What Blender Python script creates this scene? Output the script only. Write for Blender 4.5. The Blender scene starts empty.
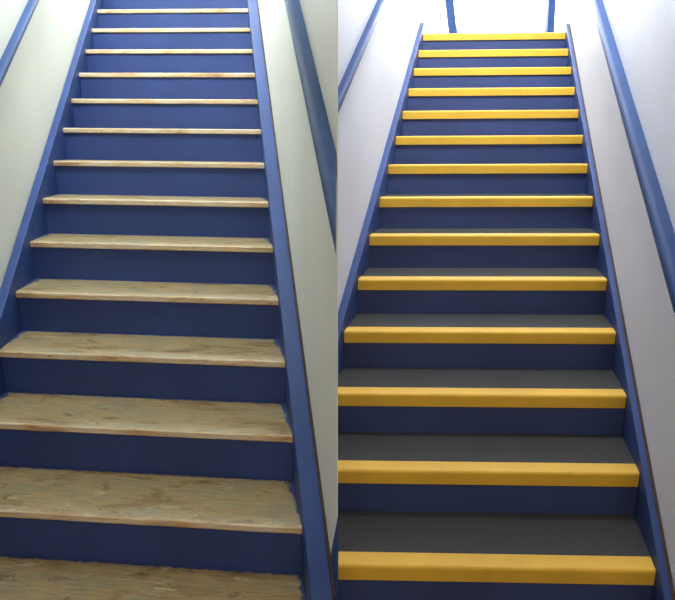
import bpy, bmesh, math, random
from mathutils import Vector, Matrix
random.seed(7)
C = bpy.context.scene.collection
R = math.radians

# ------------------------------------------------------------------ materials
def srgb(r, g, b):
    f = lambda c: (c/12.92 if c <= .04045 else ((c+.055)/1.055)**2.4)
    return (f(r/255), f(g/255), f(b/255), 1)

class NT:
    def __init__(s, name):
        s.m = bpy.data.materials.new(name); s.m.use_nodes = True
        s.t = s.m.node_tree; s.b = s.t.nodes['Principled BSDF']
    def n(s, typ, **kw):
        o = s.t.nodes.new(typ)
        for k, v in kw.items():
            if k.startswith('_'): setattr(o, k[1:], v)
            else:
                key = k.replace('__', ' ')
                o.inputs[key].default_value = v
        return o
    def l(s, a, b): s.t.links.new(a, b)
    def uv(s, sx=1, sy=1):
        u = s.n('ShaderNodeUVMap'); mp = s.n('ShaderNodeMapping')
        mp.inputs['Scale'].default_value = (sx, sy, 1)
        s.l(u.outputs['UV'], mp.inputs['Vector']); return mp.outputs['Vector']
    def pos(s, sc=(1, 1, 1)):
        u = s.n('ShaderNodeTexCoord'); mp = s.n('ShaderNodeMapping')
        mp.inputs['Scale'].default_value = sc
        s.l(u.outputs['Object'], mp.inputs['Vector']); return mp.outputs['Vector']
    def noise(s, vec, scale, detail=4, rough=.55, dist=0):
        o = s.n('ShaderNodeTexNoise', Scale=scale, Detail=detail, Roughness=rough, Distortion=dist)
        s.l(vec, o.inputs['Vector']); return o.outputs['Fac']
    def ramp(s, fac, stops):
        o = s.n('ShaderNodeValToRGB'); e = o.color_ramp.elements
        while len(e) < len(stops): e.new(.5)
        for i, (p, c) in enumerate(stops):
            e[i].position = p; e[i].color = c if len(c) == 4 else (*c, 1)
        s.l(fac, o.inputs['Fac']); return o.outputs['Color']
    def mix(s, fac, a, b, mode='MIX'):
        o = s.n('ShaderNodeMix', _data_type='RGBA', _blend_type=mode)
        for i, v in ((0, fac), (6, a), (7, b)):
            if isinstance(v, (int, float, tuple)): o.inputs[i].default_value = v
            else: s.l(v, o.inputs[i])
        return o.outputs[2]
    def math(s, op, a, b=0., c=None, clamp=False):
        o = s.n('ShaderNodeMath', _operation=op, _use_clamp=clamp)
        for i, v in enumerate((a, b, c)):
            if v is None: continue
            if isinstance(v, (int, float)): o.inputs[i].default_value = v
            else: s.l(v, o.inputs[i])
        return o.outputs[0]
    def bump(s, h, strength=.3, dist=.002):
        o = s.n('ShaderNodeBump', Strength=strength, Distance=dist)
        s.l(h, o.inputs['Height']); s.l(o.outputs['Normal'], s.b.inputs['Normal'])
    def col(s, c):
        if isinstance(c, tuple): s.b.inputs['Base Color'].default_value = c
        else: s.l(c, s.b.inputs['Base Color'])
    def rough(s, r):
        if isinstance(r, (int, float)): s.b.inputs['Roughness'].default_value = r
        else: s.l(r, s.b.inputs['Roughness'])

K0, K1 = (0, 0, 0, 1), (1, 1, 1, 1)

def blue_paint(name, base, rough=.42, sp=.4):
    t = NT(name); p = t.pos()
    a = t.noise(p, 2.2, 5, .6); b = t.noise(p, 60, 3, .6)
    d = tuple(min(1, c*1.18) for c in base[:3])+(1,)
    k = tuple(c*.86 for c in base[:3])+(1,)
    t.col(t.ramp(a, [(.3, k), (.7, d)])); t.rough(t.ramp(a, [(.3, (rough-.03,)*3), (.7, (rough+.03,)*3)]))
    t.b.inputs['Specular IOR Level'].default_value = sp
    t.bump(b, .12, .001); return t.m

def wall_paint(name, base):
    t = NT(name); p = t.pos()
    a = t.noise(p, 1.3, 5, .6); b = t.noise(p, 180, 2, .5); c = t.noise(p, 7, 4, .7)
    k = tuple(x*.93 for x in base[:3])+(1,)
    w = t.ramp(a, [(.35, k), (.65, base)])
    scuff = t.ramp(c, [(.70, K0), (.78, (.35,)*3+(1,))])
    t.col(t.mix(t.math('MULTIPLY', scuff, .5), w, tuple(x*.8 for x in base[:3])+(1,)))
    t.rough(.62); t.b.inputs['Specular IOR Level'].default_value = .3
    t.bump(b, .1, .001); return t.m

def worn_wood():                       # stripped plywood tread: UV x = metres along the tread, y = metres from its front
    t = NT('stripped_wood_top')
    A = lambda n: t.n('ShaderNodeAttribute', _attribute_name=n).outputs['Fac']
    big = t.noise(t.uv(2.2, 6), 1.6, 7, .68, .6); grain = t.noise(t.uv(5, 90), 1.6, 6, .75, .2)
    c = t.ramp(big, [(.30, srgb(100, 78, 48)), (.42, srgb(142, 122, 88)), (.50, srgb(160, 140, 102)), (.58, srgb(138, 132, 108)), (.70, srgb(172, 150, 108))])
    c = t.mix(.75, c, t.ramp(grain, [(.3, (.5, .46, .38, 1)), (.58, K1)]), 'MULTIPLY')
    st = t.noise(t.uv(7, 12), 1.5, 5, .8, .5)                      # brown stains and knots
    c = t.mix(t.ramp(st, [(.57, K0), (.66, (.75,)*3+(1,))]), c, srgb(98, 68, 38))
    pale = t.noise(t.uv(4, 16), 2.1, 5, .75, .4)
    c = t.mix(t.ramp(pale, [(.60, K0), (.70, (.55,)*3+(1,))]), c, srgb(206, 202, 180))
    # flakes of the old coat and a pale painted-in highlight, thicker along the front edge
    a = A('along'); near = t.math('SUBTRACT', 1, t.math('DIVIDE', a, .03), clamp=True)
    fl = t.noise(t.uv(12, 30), 1.4, 5, .8, .6); q = t.math('MULTIPLY_ADD', near, .11, fl)
    c = t.mix(t.ramp(q, [(.665, K0), (.685, (.7,)*3+(1,))]), c, srgb(212, 204, 178))
    fl2 = t.noise(t.uv(8, 22), 1.9, 5, .8, .9); q2 = t.math('MULTIPLY_ADD', near, .05, fl2)
    c = t.mix(t.ramp(q2, [(.69, K0), (.71, K1)]), c, srgb(48, 56, 88))
    e = A('edge'); jag = t.noise(t.uv(26, 11), 1.5, 4, .8)
    lim = t.math('MULTIPLY_ADD', jag, .075, -.020)
    lim = t.math('MULTIPLY', lim, t.math('MULTIPLY_ADD', a, 3.0, .45))
    back = t.math('GREATER_THAN', t.math('MULTIPLY_ADD', jag, .03, a), .285)
    m = t.math('MAXIMUM', t.math('LESS_THAN', e, lim), back)
    t.col(t.mix(m, c, srgb(46, 66, 114)))
    t.rough(.55); t.b.inputs['Specular IOR Level'].default_value = .35
    t.bump(grain, .5, .0015); return t.m

def worn_edge():
    t = NT('stripped_wood_edge')
    big = t.noise(t.uv(2.2, 8), 1.7, 6, .7, .3); grain = t.noise(t.uv(4, 120), 1.5, 5, .7)
    c = t.ramp(big, [(.30, srgb(158, 120, 80)), (.43, srgb(204, 176, 134)), (.56, srgb(212, 200, 176)), (.70, srgb(186, 152, 110))])
    c = t.mix(.65, c, t.ramp(grain, [(.32, (.55, .47, .42, 1)), (.6, K1)]), 'MULTIPLY')
    dark = t.noise(t.uv(5, 50), 2.0, 5, .8, .8)
    c = t.mix(t.ramp(dark, [(.62, K0), (.66, K1)]), c, srgb(64, 54, 56))
    wh = t.noise(t.uv(6, 40), 2.3, 5, .8, .5)
    c = t.mix(t.ramp(wh, [(.62, K0), (.68, (.7,)*3+(1,))]), c, srgb(232, 224, 200))
    t.col(c); t.rough(.6); t.bump(grain, .4, .0015); return t.m

def grit(name, base, light, rough=.75, bs=.8):
    t = NT(name); p = t.pos()
    a = t.noise(p, 420, 2, .6); b = t.noise(p, 5, 5, .6); v = t.n('ShaderNodeTexVoronoi', Scale=330.)
    t.l(p, v.inputs['Vector'])
    c = t.ramp(b, [(.3, tuple(x*.85 for x in base[:3])+(1,)), (.7, base)])
    c = t.mix(t.ramp(a, [(.52, K0), (.75, (.5,)*3+(1,))]), c, light)
    t.col(c); t.rough(rough); t.bump(t.math('ADD', a, v.outputs['Distance']), bs, .0012); return t.m

def plain(name, c, rough=.6, metal=0.):
    t = NT(name); n = t.noise(t.pos(), 9, 4, .6)
    t.col(t.ramp(n, [(.3, tuple(x*.85 for x in c[:3])+(1,)), (.7, c)])); t.rough(rough)
    t.b.inputs['Metallic'].default_value = metal; return t.m

M = dict(
    riser=blue_paint('blue_riser_paint', srgb(48, 65, 116), .5, .3),
    riser2=blue_paint('blue_riser_paint_renewed', srgb(54, 66, 108), .5, .3),
    stringer=blue_paint('blue_stringer_gloss', srgb(42, 65, 120), .46, .3),
    stringer2=blue_paint('blue_stringer_gloss_renewed', srgb(48, 68, 118), .46, .3),
    rail=blue_paint('blue_handrail_gloss', srgb(46, 72, 120), .48, .25),
    wall_a=wall_paint('cream_wall_paint', srgb(219, 220, 214)),
    wall_b=wall_paint('cool_white_wall_paint', srgb(216, 218, 224)),
    wood=worn_wood(), edge=worn_edge(),
    yellow=grit('yellow_grit_nosing', srgb(220, 172, 44), srgb(232, 196, 88), .6, .6),
    black=grit('dark_grey_grit', srgb(56, 56, 56), srgb(104, 110, 112), .75, .8),
    brown=plain('dark_brown_gap', srgb(70, 50, 38), .8),
    floor=plain('grey_floor', srgb(120, 116, 110), .6),
    ceil=plain('white_ceiling', srgb(225, 225, 220), .8),
    frame=plain('grey_window_frame', srgb(165, 165, 160), .5),
    line=plain('grey_joint_line', srgb(186, 188, 182), .8),
)
g = bpy.data.materials.new('window_glass'); g.use_nodes = True
nt = g.node_tree; nt.nodes.clear()
o_ = nt.nodes.new('ShaderNodeOutputMaterial'); mx = nt.nodes.new('ShaderNodeMixShader')
tr = nt.nodes.new('ShaderNodeBsdfTransparent'); gl = nt.nodes.new('ShaderNodeBsdfGlossy'); gl.inputs['Roughness'].default_value = .02
fr = nt.nodes.new('ShaderNodeFresnel'); fr.inputs['IOR'].default_value = 1.45
nt.links.new(fr.outputs[0], mx.inputs[0]); nt.links.new(tr.outputs[0], mx.inputs[1]); nt.links.new(gl.outputs[0], mx.inputs[2]); nt.links.new(mx.outputs[0], o_.inputs[0])
M['glass'] = g

# ------------------------------------------------------------------ helpers
def link(name, verts, faces, mats, parent=None, face_mats=None, uvs=None, edge=None, along=None, smooth=False, bevel=0):
    me = bpy.data.meshes.new(name); me.from_pydata([tuple(v) for v in verts], [], faces); me.update()
    for m in mats: me.materials.append(m)
    if face_mats:
        for p, i in zip(me.polygons, face_mats): p.material_index = i
    if uvs:
        ul = me.uv_layers.new(name='UVMap')
        for p in me.polygons:
            for li in p.loop_indices: ul.data[li].uv = uvs[me.loops[li].vertex_index]
    if edge:
        at = me.attributes.new('edge', 'FLOAT', 'POINT')
        for i, e in enumerate(edge): at.data[i].value = e
    if along:
        at = me.attributes.new('along', 'FLOAT', 'POINT')
        for i, e in enumerate(along): at.data[i].value = e
    bm = bmesh.new(); bm.from_mesh(me); bmesh.ops.recalc_face_normals(bm, faces=bm.faces); bm.to_mesh(me); bm.free()
    if smooth:
        for p in me.polygons: p.use_smooth = True
    o = bpy.data.objects.new(name, me); C.objects.link(o)
    if parent: o.parent = parent
    if bevel:
        b = o.modifiers.new('bevel', 'BEVEL'); b.width = bevel; b.segments = 2; b.limit_method = 'ANGLE'
    return o

def tag(o, label=None, cat=None, group=None, kind=None):
    for k, v in (('label', label), ('category', cat), ('group', group), ('kind', kind)):
        if v: o[k] = v
    return o

def thing(name, loc, label, cat, group=None):
    o = bpy.data.objects.new(name, None); C.objects.link(o); o.location = loc; o.empty_display_size = .1
    return tag(o, label, cat, group)

def prism(name, plan, z0, z1, mats, kind='structure', fm=None):
    n = len(plan)
    v = [(x, y, z0) for x, y in plan]+[(x, y, z1) for x, y in plan]
    f = [list(range(n))[::-1], list(range(n, 2*n))]+[[i, (i+1) % n, n+(i+1) % n, n+i] for i in range(n)]
    o = link(name, v, f, mats, face_mats=([0, 0]+fm) if fm else None)
    if kind: o['kind'] = kind
    return o

def box(name, x0, x1, y0, y1, z0, z1, m, kind='structure', parent=None, bevel=0):
    v = [(x, y, z) for z in (z0, z1) for y in (y0, y1) for x in (x0, x1)]
    f = [(0, 2, 3, 1), (4, 5, 7, 6), (0, 1, 5, 4), (2, 6, 7, 3), (0, 4, 6, 2), (1, 3, 7, 5)]
    o = link(name, v, f, [m], parent=parent, bevel=bevel)
    if kind: o['kind'] = kind
    return o

EYE = 1.516
class Flight:
    """a straight flight between slanting walls; the steps lie askew to the walls (parallelogram in plan)"""
    def __init__(s, X, Y, Z, th, sk, run, rise, tilt, k):
        s.w = k; s.run = run*k; s.rise = rise*k
        s.O = Vector((X*k, Y*k, Z*k+EYE))
        th, a = R(th), R(th+sk)
        s.g = Vector((math.sin(th), math.cos(th), 0))
        s.e = Vector((math.cos(a)*math.cos(R(tilt)), -math.sin(a)*math.cos(R(tilt)), math.sin(R(tilt))))
        s.n = Vector((math.cos(th), -math.sin(th), 0))
    def P(s, t, a, z):                 # t metres from the right end, a metres up the going, z above the top nosing line
        return s.O-s.e*t+s.g*a+Vector((0, 0, z))
    def S(s, side, off, a, h):         # point beside the flight: off outward from the tread ends, h above the pitch line
        b = s.O if side == 'r' else s.O-s.e*s.w
        return b+s.n*(off if side == 'r' else -off)+s.g*a+Vector((0, 0, a*s.rise/s.run+h))
    def xy(s, side, off, a):
        p = s.S(side, off, a, 0); return (p.x, p.y)
    def t_at_x(s, x, a): return (s.O.x+s.g.x*a-x)/s.e.x

F1 = Flight(-.5728, 4.1877, .85, -9.78, 14.28, .2333, .1549, -.542, 1.15)
F2 = Flight(1.6034, 4.5453, .7701, 13.36, -11.52, .2517, .1433, .298, 1.227)
CUT = .001                              # the middle wall's flat cheek stands here beside the second flight

def sweep(name, F, prof, mats, parent, fm=None, a0=0., z0=0., seed=0., segs=26, cut=False, smooth=False, bevel=0, inset=0., wob=0.):
    """profile [(a, z)] extruded across the width of the flight"""
    if cut:                             # an extra corner where the slanting wall turns into the flat cheek
        ac = a_at_x(F, 'l', 0, CUT)-a0; p2 = []; f2 = []
        for i, p in enumerate(prof):
            q = prof[(i+1) % len(prof)]; p2.append(p); f2.append(fm[i] if fm else 0)
            if (p[0]-ac)*(q[0]-ac) < -1e-9:
                p2.append((ac, p[1]+(q[1]-p[1])*(ac-p[0])/(q[0]-p[0]))); f2.append(fm[i] if fm else 0)
        prof, fm = p2, f2
    n = len(prof); v = []; uv = []; ed = []; al = []
    cum = [0]
    for i in range(1, n): cum.append(cum[-1]+math.dist(prof[i], prof[i-1]))
    rnd = random.Random(int(seed*100)+3)
    for j in range(segs+1):
        w = rnd.uniform(-wob, wob)
        for i, (a, z) in enumerate(prof):
            tL = F.w-inset
            if cut: tL = min(tL, F.t_at_x(CUT, a0+a))
            t = inset+(tL-inset)*j/segs
            v.append(F.P(t, a0+a+(w if a < .004 and 0 < j < segs else 0), z0+z)); uv.append((t+seed*3.7, cum[i]+seed*1.3)); al.append(a); ed.append(min(t, F.w-t)+(.012 if a < .02 else 0.))
    f = []; m = []
    for j in range(segs):
        for i in range(n):
            k = (i+1) % n
            f.append((j*n+i, j*n+k, (j+1)*n+k, (j+1)*n+i)); m.append(fm[i] if fm else 0)
    f += [tuple(range(n)), tuple(range(segs*n, segs*n+n))[::-1]]; m += [m[0] if not fm else 0]*2
    return link(name, v, f, mats, parent, m, uv, ed, al, smooth, bevel)

def a_at_y(F, side, off, y): return (y-F.S(side, off, 0, 0).y)/F.g.y
def a_at_x(F, side, off, x): return (x-F.S(side, off, 0, 0).x)/F.g.x
def stringer(F, side, off0, off1, h, a0, a1, mat, parent, low=.30, mitre=None):
    secs = [a0, a1]
    k = F.rise/F.run; zb = F.S(side, off0, 0, -low).z          # where the lower edge meets the floor
    am = -zb/k
    if a0 < am < a1: secs = [a0, am, a1]
    v = []; f = []
    for a in secs:
        for off in (off0, off1):
            ae = a_at_x(F, side, off, mitre) if mitre is not None and a == a0 else a
            top = F.S(side, off, ae, h); bot = F.S(side, off, ae, -low)
            bot.z = max(bot.z, .0); v += [bot, top]
    for q in range(len(secs)-1):
        b = 4*q; f += [(b+1, b+5, b+7, b+3), (b, b+2, b+6, b+4), (b, b+4, b+5, b+1), (b+2, b+3, b+7, b+6)]
    b = 4*(len(secs)-1); f += [(0, 1, 3, 2), (b, b+2, b+3, b+1)]
    return link('stringer', v, f, [mat], parent, bevel=.003)

# ------------------------------------------------------------------ stripped flight (left)
st1 = thing('staircase', F1.P(.55, -13*F1.run, -14*F1.rise), 'blue staircase with bare stripped wooden treads, paint chipped at their ends', 'staircase')
mi = lambda root: root.matrix_world
def put(root):                          # parts were made in world space: keep them there
    inv = Matrix.Translation(root.location).inverted()
    for ch in [o for o in bpy.data.objects if o.parent == root]: ch.matrix_parent_inverse = inv

OV = .012; TH1 = .027; TH2 = .056
for n in range(-1, 14):
    a0, z0 = -n*F1.run, -n*F1.rise
    d = F1.run+OV+.006
    prof = [(d, -TH1), (.0035, -TH1), (0, -TH1+.004), (0, -.005), (.0045, 0), (d, 0)]
    sweep('tread', F1, prof, [M['wood'], M['edge']], st1, fm=[0, 1, 1, 1, 0, 0], a0=a0, z0=z0, seed=n+2.3, segs=40, wob=.0012)
for n in range(-2, 14):                 # riser under nosing n
    a0, z0 = -n*F1.run+OV, -n*F1.rise
    sweep('riser', F1, [(0, -F1.rise-.004*(n < 13)), (0, -TH1 if n > -2 else -.02), (.016, -TH1 if n > -2 else -.02), (.016, -F1.rise-.004*(n < 13))], [M['riser']], st1, a0=a0, z0=z0, seed=n+50, segs=1)
A_TOP1 = 2*F1.run+.02
WL1, WR1 = .040, .070                   # wall faces beside the first flight
stringer(F1, 'l', 0, WL1-.004, .070, -13.9*F1.run, A_TOP1, M['stringer'], st1)
stringer(F1, 'r', 0, WR1-.009, .085, a_at_x(F1, 'r', WR1, -.002), A_TOP1, M['stringer'], st1)
stringer(F1, 'r', WR1-.009, WR1+.002, .083, a_at_x(F1, 'r', WR1, -.004), A_TOP1, M['brown'], st1).name = 'gap_line'
put(st1)

# ------------------------------------------------------------------ finished flight (right)
st2 = thing('staircase', F2.P(.55, -13*F2.run, -14*F2.rise), 'blue staircase with dark grit treads and bright yellow step nosings', 'staircase')
for n in range(0, 14):
    a0, z0 = -n*F2.run, -n*F2.rise
    d = F2.run+OV+.006 if n else .30
    cut = n > 8
    tr_ = sweep('tread', F2, [(d, -.022), (.006, -.022), (.006, -.0045), (d, -.0045)], [M['black']], st2, a0=a0, z0=z0, seed=n, segs=2, cut=cut)
    q = .0045; r_ = .011
    arc = [(r_-r_*math.cos(R(x)), -r_+r_*math.sin(R(x))) for x in (0, 30, 60, 90)]
    pr = [(.006, -TH2), (0, -TH2+.001)]+arc+[(.072, 0), (.072, -q), (.006, -q)]
    ns = sweep('nosing', F2, pr, [M['yellow']], tr_, a0=a0, z0=z0, seed=n+9, segs=2, cut=cut, inset=.003)
    tag(ns, 'bright yellow grit nosing strip')
for n in range(0, 14):
    a0, z0 = -n*F2.run+OV, -n*F2.rise
    sweep('riser', F2, [(0, -F2.rise-.01*(n < 13)), (0, -.022), (.016, -.022), (.016, -F2.rise-.01*(n < 13))], [M['riser2']], st2, a0=a0, z0=z0, seed=n+70, segs=1, cut=n > 8)
WL2, WR2 = .037, .036
A_B = a_at_x(F2, 'l', WL2, CUT)          # where the left wall turns into the flat cheek
stringer(F2, 'l', 0, WL2, .050, A_B, .10, M['stringer2'], st2, mitre=CUT+.0005)
stringer(F2, 'r', 0, WR2-.012, .030, -13.9*F2.run, .10, M['stringer2'], st2)
stringer(F2, 'r', WR2-.012, WR2+.002, .024, -13.9*F2.run, .10, M['brown'], st2).name = 'gap_line'
inv = Matrix.Translation(st2.location).inverted()
for ch in [o for o in bpy.data.objects if o.parent == st2]: ch.matrix_parent_inverse = inv

# ------------------------------------------------------------------ handrails
def handrail(F, side, wall_off, prot, top, hgt, a0, a1, label, mitre=None):
    t_ = thing('handrail', F.S(side, wall_off-prot/2, a0, top-hgt), label, 'handrail')
    # rounded board, flat on the wall
    sec = []
    rr = min(prot, hgt)*.42
    for cx, cz, q0 in ((wall_off-prot+rr, top-rr, 90), (wall_off-prot+rr, top-hgt+rr, 180)):
        for k in range(5):
            an = R(q0+k*22.5); sec.append((cx+rr*math.cos(an), cz+rr*math.sin(an)))
    sec = [(wall_off+.001, top)]+sec+[(wall_off+.001, top-hgt)]
    n = len(sec); v = []
    segs = 24
    for j in range(segs+1):
        a = a0+(a1-a0)*j/segs
        for o, z in sec:
            b0 = a0 if mitre is None else a_at_x(F, side, o, mitre)   # lower end cut square to the wall's end
            v.append(F.S(side, o, b0+(a1-b0)*j/segs, z))
    f = [(j*n+i, j*n+(i+1) % n, (j+1)*n+(i+1) % n, (j+1)*n+i) for j in range(segs) for i in range(n)]
    f += [tuple(range(n)), tuple(range(segs*n, segs*n+n))[::-1]]
    r = link('rail', v, f, [M['rail']], t_)
    for p in r.data.polygons: p.use_smooth = len(p.vertices) == 4
    r.data.set_sharp_from_angle(angle=R(50))
    r.matrix_parent_inverse = Matrix.Translation(t_.location).inverted()
    return t_
handrail(F1, 'l', WL1, .034, .775, .040, -12.5*F1.run, A_TOP1+.2, 'blue handrail at the far left, on the cream wall left of the bare wood stairs')
handrail(F1, 'r', WR1, .042, 1.30, .052, a_at_x(F1, 'r', WR1, 0)+.02, A_TOP1+.2, 'blue handrail on the cream wall right of the bare wood stairs, near the middle', mitre=-.003)
handrail(F2, 'l', WL2, .034, 1.03, .045, A_B+.02, .3, 'blue handrail on the white wall left of the yellow nosed stairs', mitre=CUT+.001)
handrail(F2, 'r', WR2, .054, .80, .066, -12.5*F2.run, .3, 'blue handrail at the far right, on the wall right of the yellow nosed stairs')

# ------------------------------------------------------------------ setting
YB, ZC, YF = 7.7, 5.4, 1.22              # back wall, ceiling, lobby front
def a_y(F, side, off, y): return a_at_y(F, side, off, y)
def side_wall(name, F, side, off, m):
    p0 = F.xy(side, off, a_y(F, side, off, YF)); p1 = F.xy(side, off, a_y(F, side, off, YB))
    s = .12 if side == 'r' else -.12
    return prism(name, [p0, p1, (p1[0]+s, p1[1]), (p0[0]+s, p0[1])], 0, ZC, [m])
side_wall('wall_left', F1, 'l', WL1, M['wall_a'])
side_wall('wall_right', F2, 'r', WR2, M['wall_b'])
apex = F1.xy('r', WR1, a_at_x(F1, 'r', WR1, -.001))
l_far = F1.xy('r', WR1, a_y(F1, 'r', WR1, YB)); r_far = F2.xy('l', WL2, a_y(F2, 'l', WL2, YB))
bpt = F2.xy('l', WL2, A_B)
prism('wall_middle', [apex, l_far, r_far, bpt, (bpt[0], apex[1])], 0, ZC, [M['wall_a'], M['wall_b']], fm=[0, 0, 1, 1, 1])
LX, RX, YR = -2.6, 2.8, -2.4
xl = F1.xy('l', WL1+.12, a_y(F1, 'l', WL1, YF))[0]; xr = F2.xy('r', WR2+.12, a_y(F2, 'r', WR2, YF))[0]
box('floor', LX, RX, YR, YF+.6, -.12, 0, M['floor'])
box('wall_front_left', LX, xl, YF-.12, YF, 0, 2.7, M['wall_a'])
box('wall_front_right', xr, RX, YF-.12, YF, 0, 2.7, M['wall_b'])
box('wall_header', LX, RX, YF-.12, YF, 2.82, ZC, M['wall_a'])
box('wall_lobby_left', LX-.12, LX, YR, YF, 0, 2.82, M['wall_a'])
box('wall_lobby_right', RX, RX+.12, YR, YF, 0, 2.82, M['wall_b'])
box('wall_rear', LX, RX, YR-.12, YR, 0, 2.82, M['wall_a'])
box('ceiling_lobby', LX, RX, YR, YF, 2.7, 2.82, M['ceil'])
box('ceiling', -2.9, 3.1, YF, YB+.12, ZC, ZC+.12, M['ceil'])
def landing(name, F, a, z, offl, offr):
    yb = YB
    p = [F.P(0, a, 0), F.P(F.w, a, 0)]
    L0 = F.xy('l', offl, a+.02); R0 = F.xy('r', offr, a)
    L1 = F.xy('l', offl, a_y(F, 'l', offl, yb)); R1 = F.xy('r', offr, a_y(F, 'r', offr, yb))
    prism(name, [(p[1].x, p[1].y), L0, L1, R1, R0, (p[0].x, p[0].y)], z-.16, z-.002, [M['floor']])
landing('floor_landing_left', F1, 2*F1.run, F1.O.z+2*F1.rise, .0, .0)
landing('floor_landing_right', F2, .04, F2.O.z-.004, .0, .0)
# back walls with a window over each landing
def back_wall(idx, F, offl, offr, zl, m, sill, mull):
    x0 = F.xy('l', offl, a_y(F, 'l', offl, YB))[0]-.05; x1 = F.xy('r', offr, a_y(F, 'r', offr, YB))[0]+.05
    z0, z1 = zl+sill, ZC-.15
    side = 'left' if idx == 1 else 'right'
    # wall round the opening as one frame-shaped mesh
    o = [(x0-.2, zl-.3), (x1+.2, zl-.3), (x1+.2, ZC), (x0-.2, ZC)]; i = [(x0+.05, z0), (x1-.05, z0), (x1-.05, z1), (x0+.05, z1)]
    v = [(x, YB, z) for x, z in o+i]+[(x, YB+.12, z) for x, z in o+i]
    f = []
    for k in range(4):
        j = (k+1) % 4
        f += [(k, j, 4+j, 4+k), (8+k, 12+k, 12+j, 8+j), (k, 8+k, 8+j, j), (4+k, 4+j, 12+j, 12+k)]
    link('wall_back_'+side, v, f, [m])['kind'] = 'structure'
    w = bpy.data.objects.new('window_%d' % idx, None); C.objects.link(w); w['kind'] = 'structure'
    X0, X1 = x0+.05, x1-.05
    fv = []; ff = []
    def bar(a, b, c, d):
        k = len(fv)
        fv.extend([(x, y, z) for z in (c, d) for y in (YB+.03, YB+.07) for x in (a, b)])
        ff.extend([tuple(k+q for q in t) for t in [(0, 2, 3, 1), (4, 5, 7, 6), (0, 1, 5, 4), (2, 6, 7, 3), (0, 4, 6, 2), (1, 3, 7, 5)]])
    bar(X0, X0+.04, z0, z1); bar(X1-.04, X1, z0, z1); bar(X0, X1, z0, z0+.04); bar(X0, X1, z1-.04, z1)
    for mxx in mull: bar(mxx-.02, mxx+.02, z0, z1)
    fr_ = link('window_frame', fv, ff, [M['frame']], w); fr_['kind'] = 'structure'
    gp = link('pane', [(X0, YB+.05, z0), (X1, YB+.05, z0), (X1, YB+.05, z1), (X0, YB+.05, z1), (X0, YB+.056, z0), (X1, YB+.056, z0), (X1, YB+.056, z1), (X0, YB+.056, z1)],
              [(0, 1, 2, 3), (4, 7, 6, 5), (0, 4, 5, 1), (1, 5, 6, 2), (2, 6, 7, 3), (3, 7, 4, 0)], [M['glass']], w); gp['kind'] = 'structure'
    return X0, X1, z0, z1
w1 = back_wall(1, F1, WL1, WR1, F1.O.z+2*F1.rise, M['wall_a'], .1, [])
w2 = back_wall(2, F2, WL2, WR2, F2.O.z, M['wall_b'], .05, [1.446])
# blue foot of the middle wall's edge
pa = F1.S('r', WR1-.003, a_at_x(F1, 'r', WR1, -.003), 0)
def on_wall(a, z, off): p = F1.S('r', off, a, 0); return Vector((p.x, p.y, z))
aa = a_at_x(F1, 'r', WR1, .0012)
pts = [(aa, .02), (aa, .56), (aa+.15, .30), (aa+.15, .02)]
v = [on_wall(a, z, WR1-.001) for a, z in pts]+[on_wall(a, z, WR1+.001) for a, z in pts]
link('trim_1', v, [(0, 1, 2, 3), (7, 6, 5, 4), (0, 4, 5, 1), (1, 5, 6, 2), (2, 6, 7, 3), (3, 7, 4, 0)], [M['stringer']])['kind'] = 'structure'

# hairline joints in the two right-hand walls
def joint(F, side, off, pts, name):
    v = []; f = []
    for k, (a, h) in enumerate(pts): v += [F.S(side, off-.0012, a, h-.004), F.S(side, off-.0012, a, h+.004), F.S(side, off+.001, a, h+.004), F.S(side, off+.001, a, h-.004)]
    for k in range(len(pts)-1):
        b = 4*k; f += [(b+i, b+(i+1) % 4, b+4+(i+1) % 4, b+4+i) for i in range(4)]
    f += [(0, 1, 2, 3), (len(v)-1, len(v)-2, len(v)-3, len(v)-4)]
    link(name, v, f, [M['line']])['kind'] = 'structure'
joint(F2, 'r', WR2, [(-.55, .15), (-.20, .36), (.1, .30)], 'trim_2')

joint(F1, 'r', WR1, [(-.37, .13), (-.8, .5)], 'trim_3')

# two slim posts on the upper landing
def post(base, top, w, label):
    t_ = []
    v = []
    for (x, y, z) in (base, top):
        for dx, dy in ((-w, -w), (w, -w), (w, w), (-w, w)): v.append((x+dx, y+dy, z))
    f = [(0, 3, 2, 1), (4, 5, 6, 7)]+[(i, (i+1) % 4, 4+(i+1) % 4, 4+i) for i in range(4)]
    o = link('landing_post', v, f, [M['rail']], bevel=.006)
    tag(o, label, 'post'); return o
ZL = F2.O.z-.006
PY = 6.35
def at(px_tan, y): return px_tan*y
post((1.152, PY, ZL), (.963, PY, 3.58), .036, 'slim blue post leaning left on the landing above the yellow nosed stairs')
post((2.084, PY, ZL), (2.048, PY, 3.58), .034, 'slim upright blue post at the right of the landing above the yellow nosed stairs')

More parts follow.
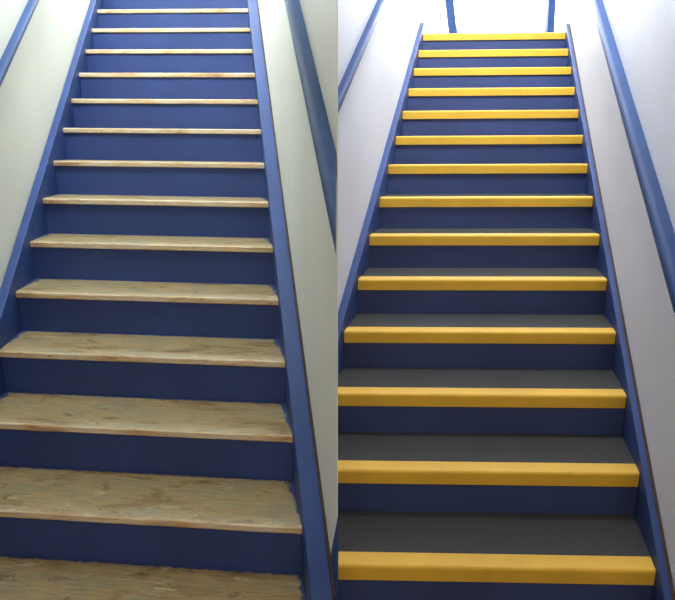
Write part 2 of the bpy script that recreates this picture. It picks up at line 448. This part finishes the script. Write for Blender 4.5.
# ------------------------------------------------------------------ light
W = bpy.data.worlds.new('sky'); bpy.context.scene.world = W; W.use_nodes = True
bg = W.node_tree.nodes['Background']; bg.inputs['Color'].default_value = (.93, .97, 1, 1); bg.inputs['Strength'].default_value = 4.0
def area(name, loc, target, sx, sy, power, col):
    l = bpy.data.lights.new(name, 'AREA'); l.shape = 'RECTANGLE'; l.size = sx; l.size_y = sy; l.energy = power; l.color = col
    o = bpy.data.objects.new(name, l); C.objects.link(o); o.location = loc
    l.spread = R(110) if name.startswith('stair') else R(180)
    o.rotation_euler = (Vector(target)-Vector(loc)).to_track_quat('-Z', 'Y').to_euler(); return o
area('daylight_left', ((w1[0]+w1[1])/2, YB-.05, 4.1), ((w1[0]+w1[1])/2+.75, 3.0, 1.9), 1.0, 2.0, 225, (.89, .97, 1))
area('daylight_right', ((w2[0]+w2[1])/2, YB-.05, 4.0), ((w2[0]+w2[1])/2-.95, 3.0, 1.7), 1.0, 2.2, 135, (.91, .96, 1))
area('stair_fill_left', (-.85, 2.3, 5.3), (-1.3, 5.0, 2.6), .5, 1.2, 110, (.90, .98, 1))  # added fill without a fixture, lifts the upper risers of the left flight
area('stair_fill_right', (.85, 2.9, 5.3), (1.35, 5.2, 2.4), .5, 1.2, 105, (.93, .97, 1))  # unseen fill light added to brighten the right flight's upper steps
area('lobby_lamp', (.1, -.6, 2.66), (.1, 1.2, 0), 1.6, .8, 44, (1, .83, .68))

# ------------------------------------------------------------------ camera
cam = bpy.data.cameras.new('camera'); co = bpy.data.objects.new('camera', cam); C.objects.link(co)
co.location = (0, 0, EYE); co.rotation_euler = (R(90-14.449), 0, 0)
cam.sensor_fit = 'HORIZONTAL'; cam.sensor_width = 36; cam.lens = 600/675*36; cam.clip_start = .02
sc = bpy.context.scene; sc.camera = co
sc.view_settings.view_transform = 'Standard'; sc.view_settings.look = 'None'; sc.view_settings.gamma = 1; sc.view_settings.exposure = .6
sc.view_settings.use_curve_mapping = False
sc.cycles.max_bounces = 10; sc.cycles.diffuse_bounces = 6
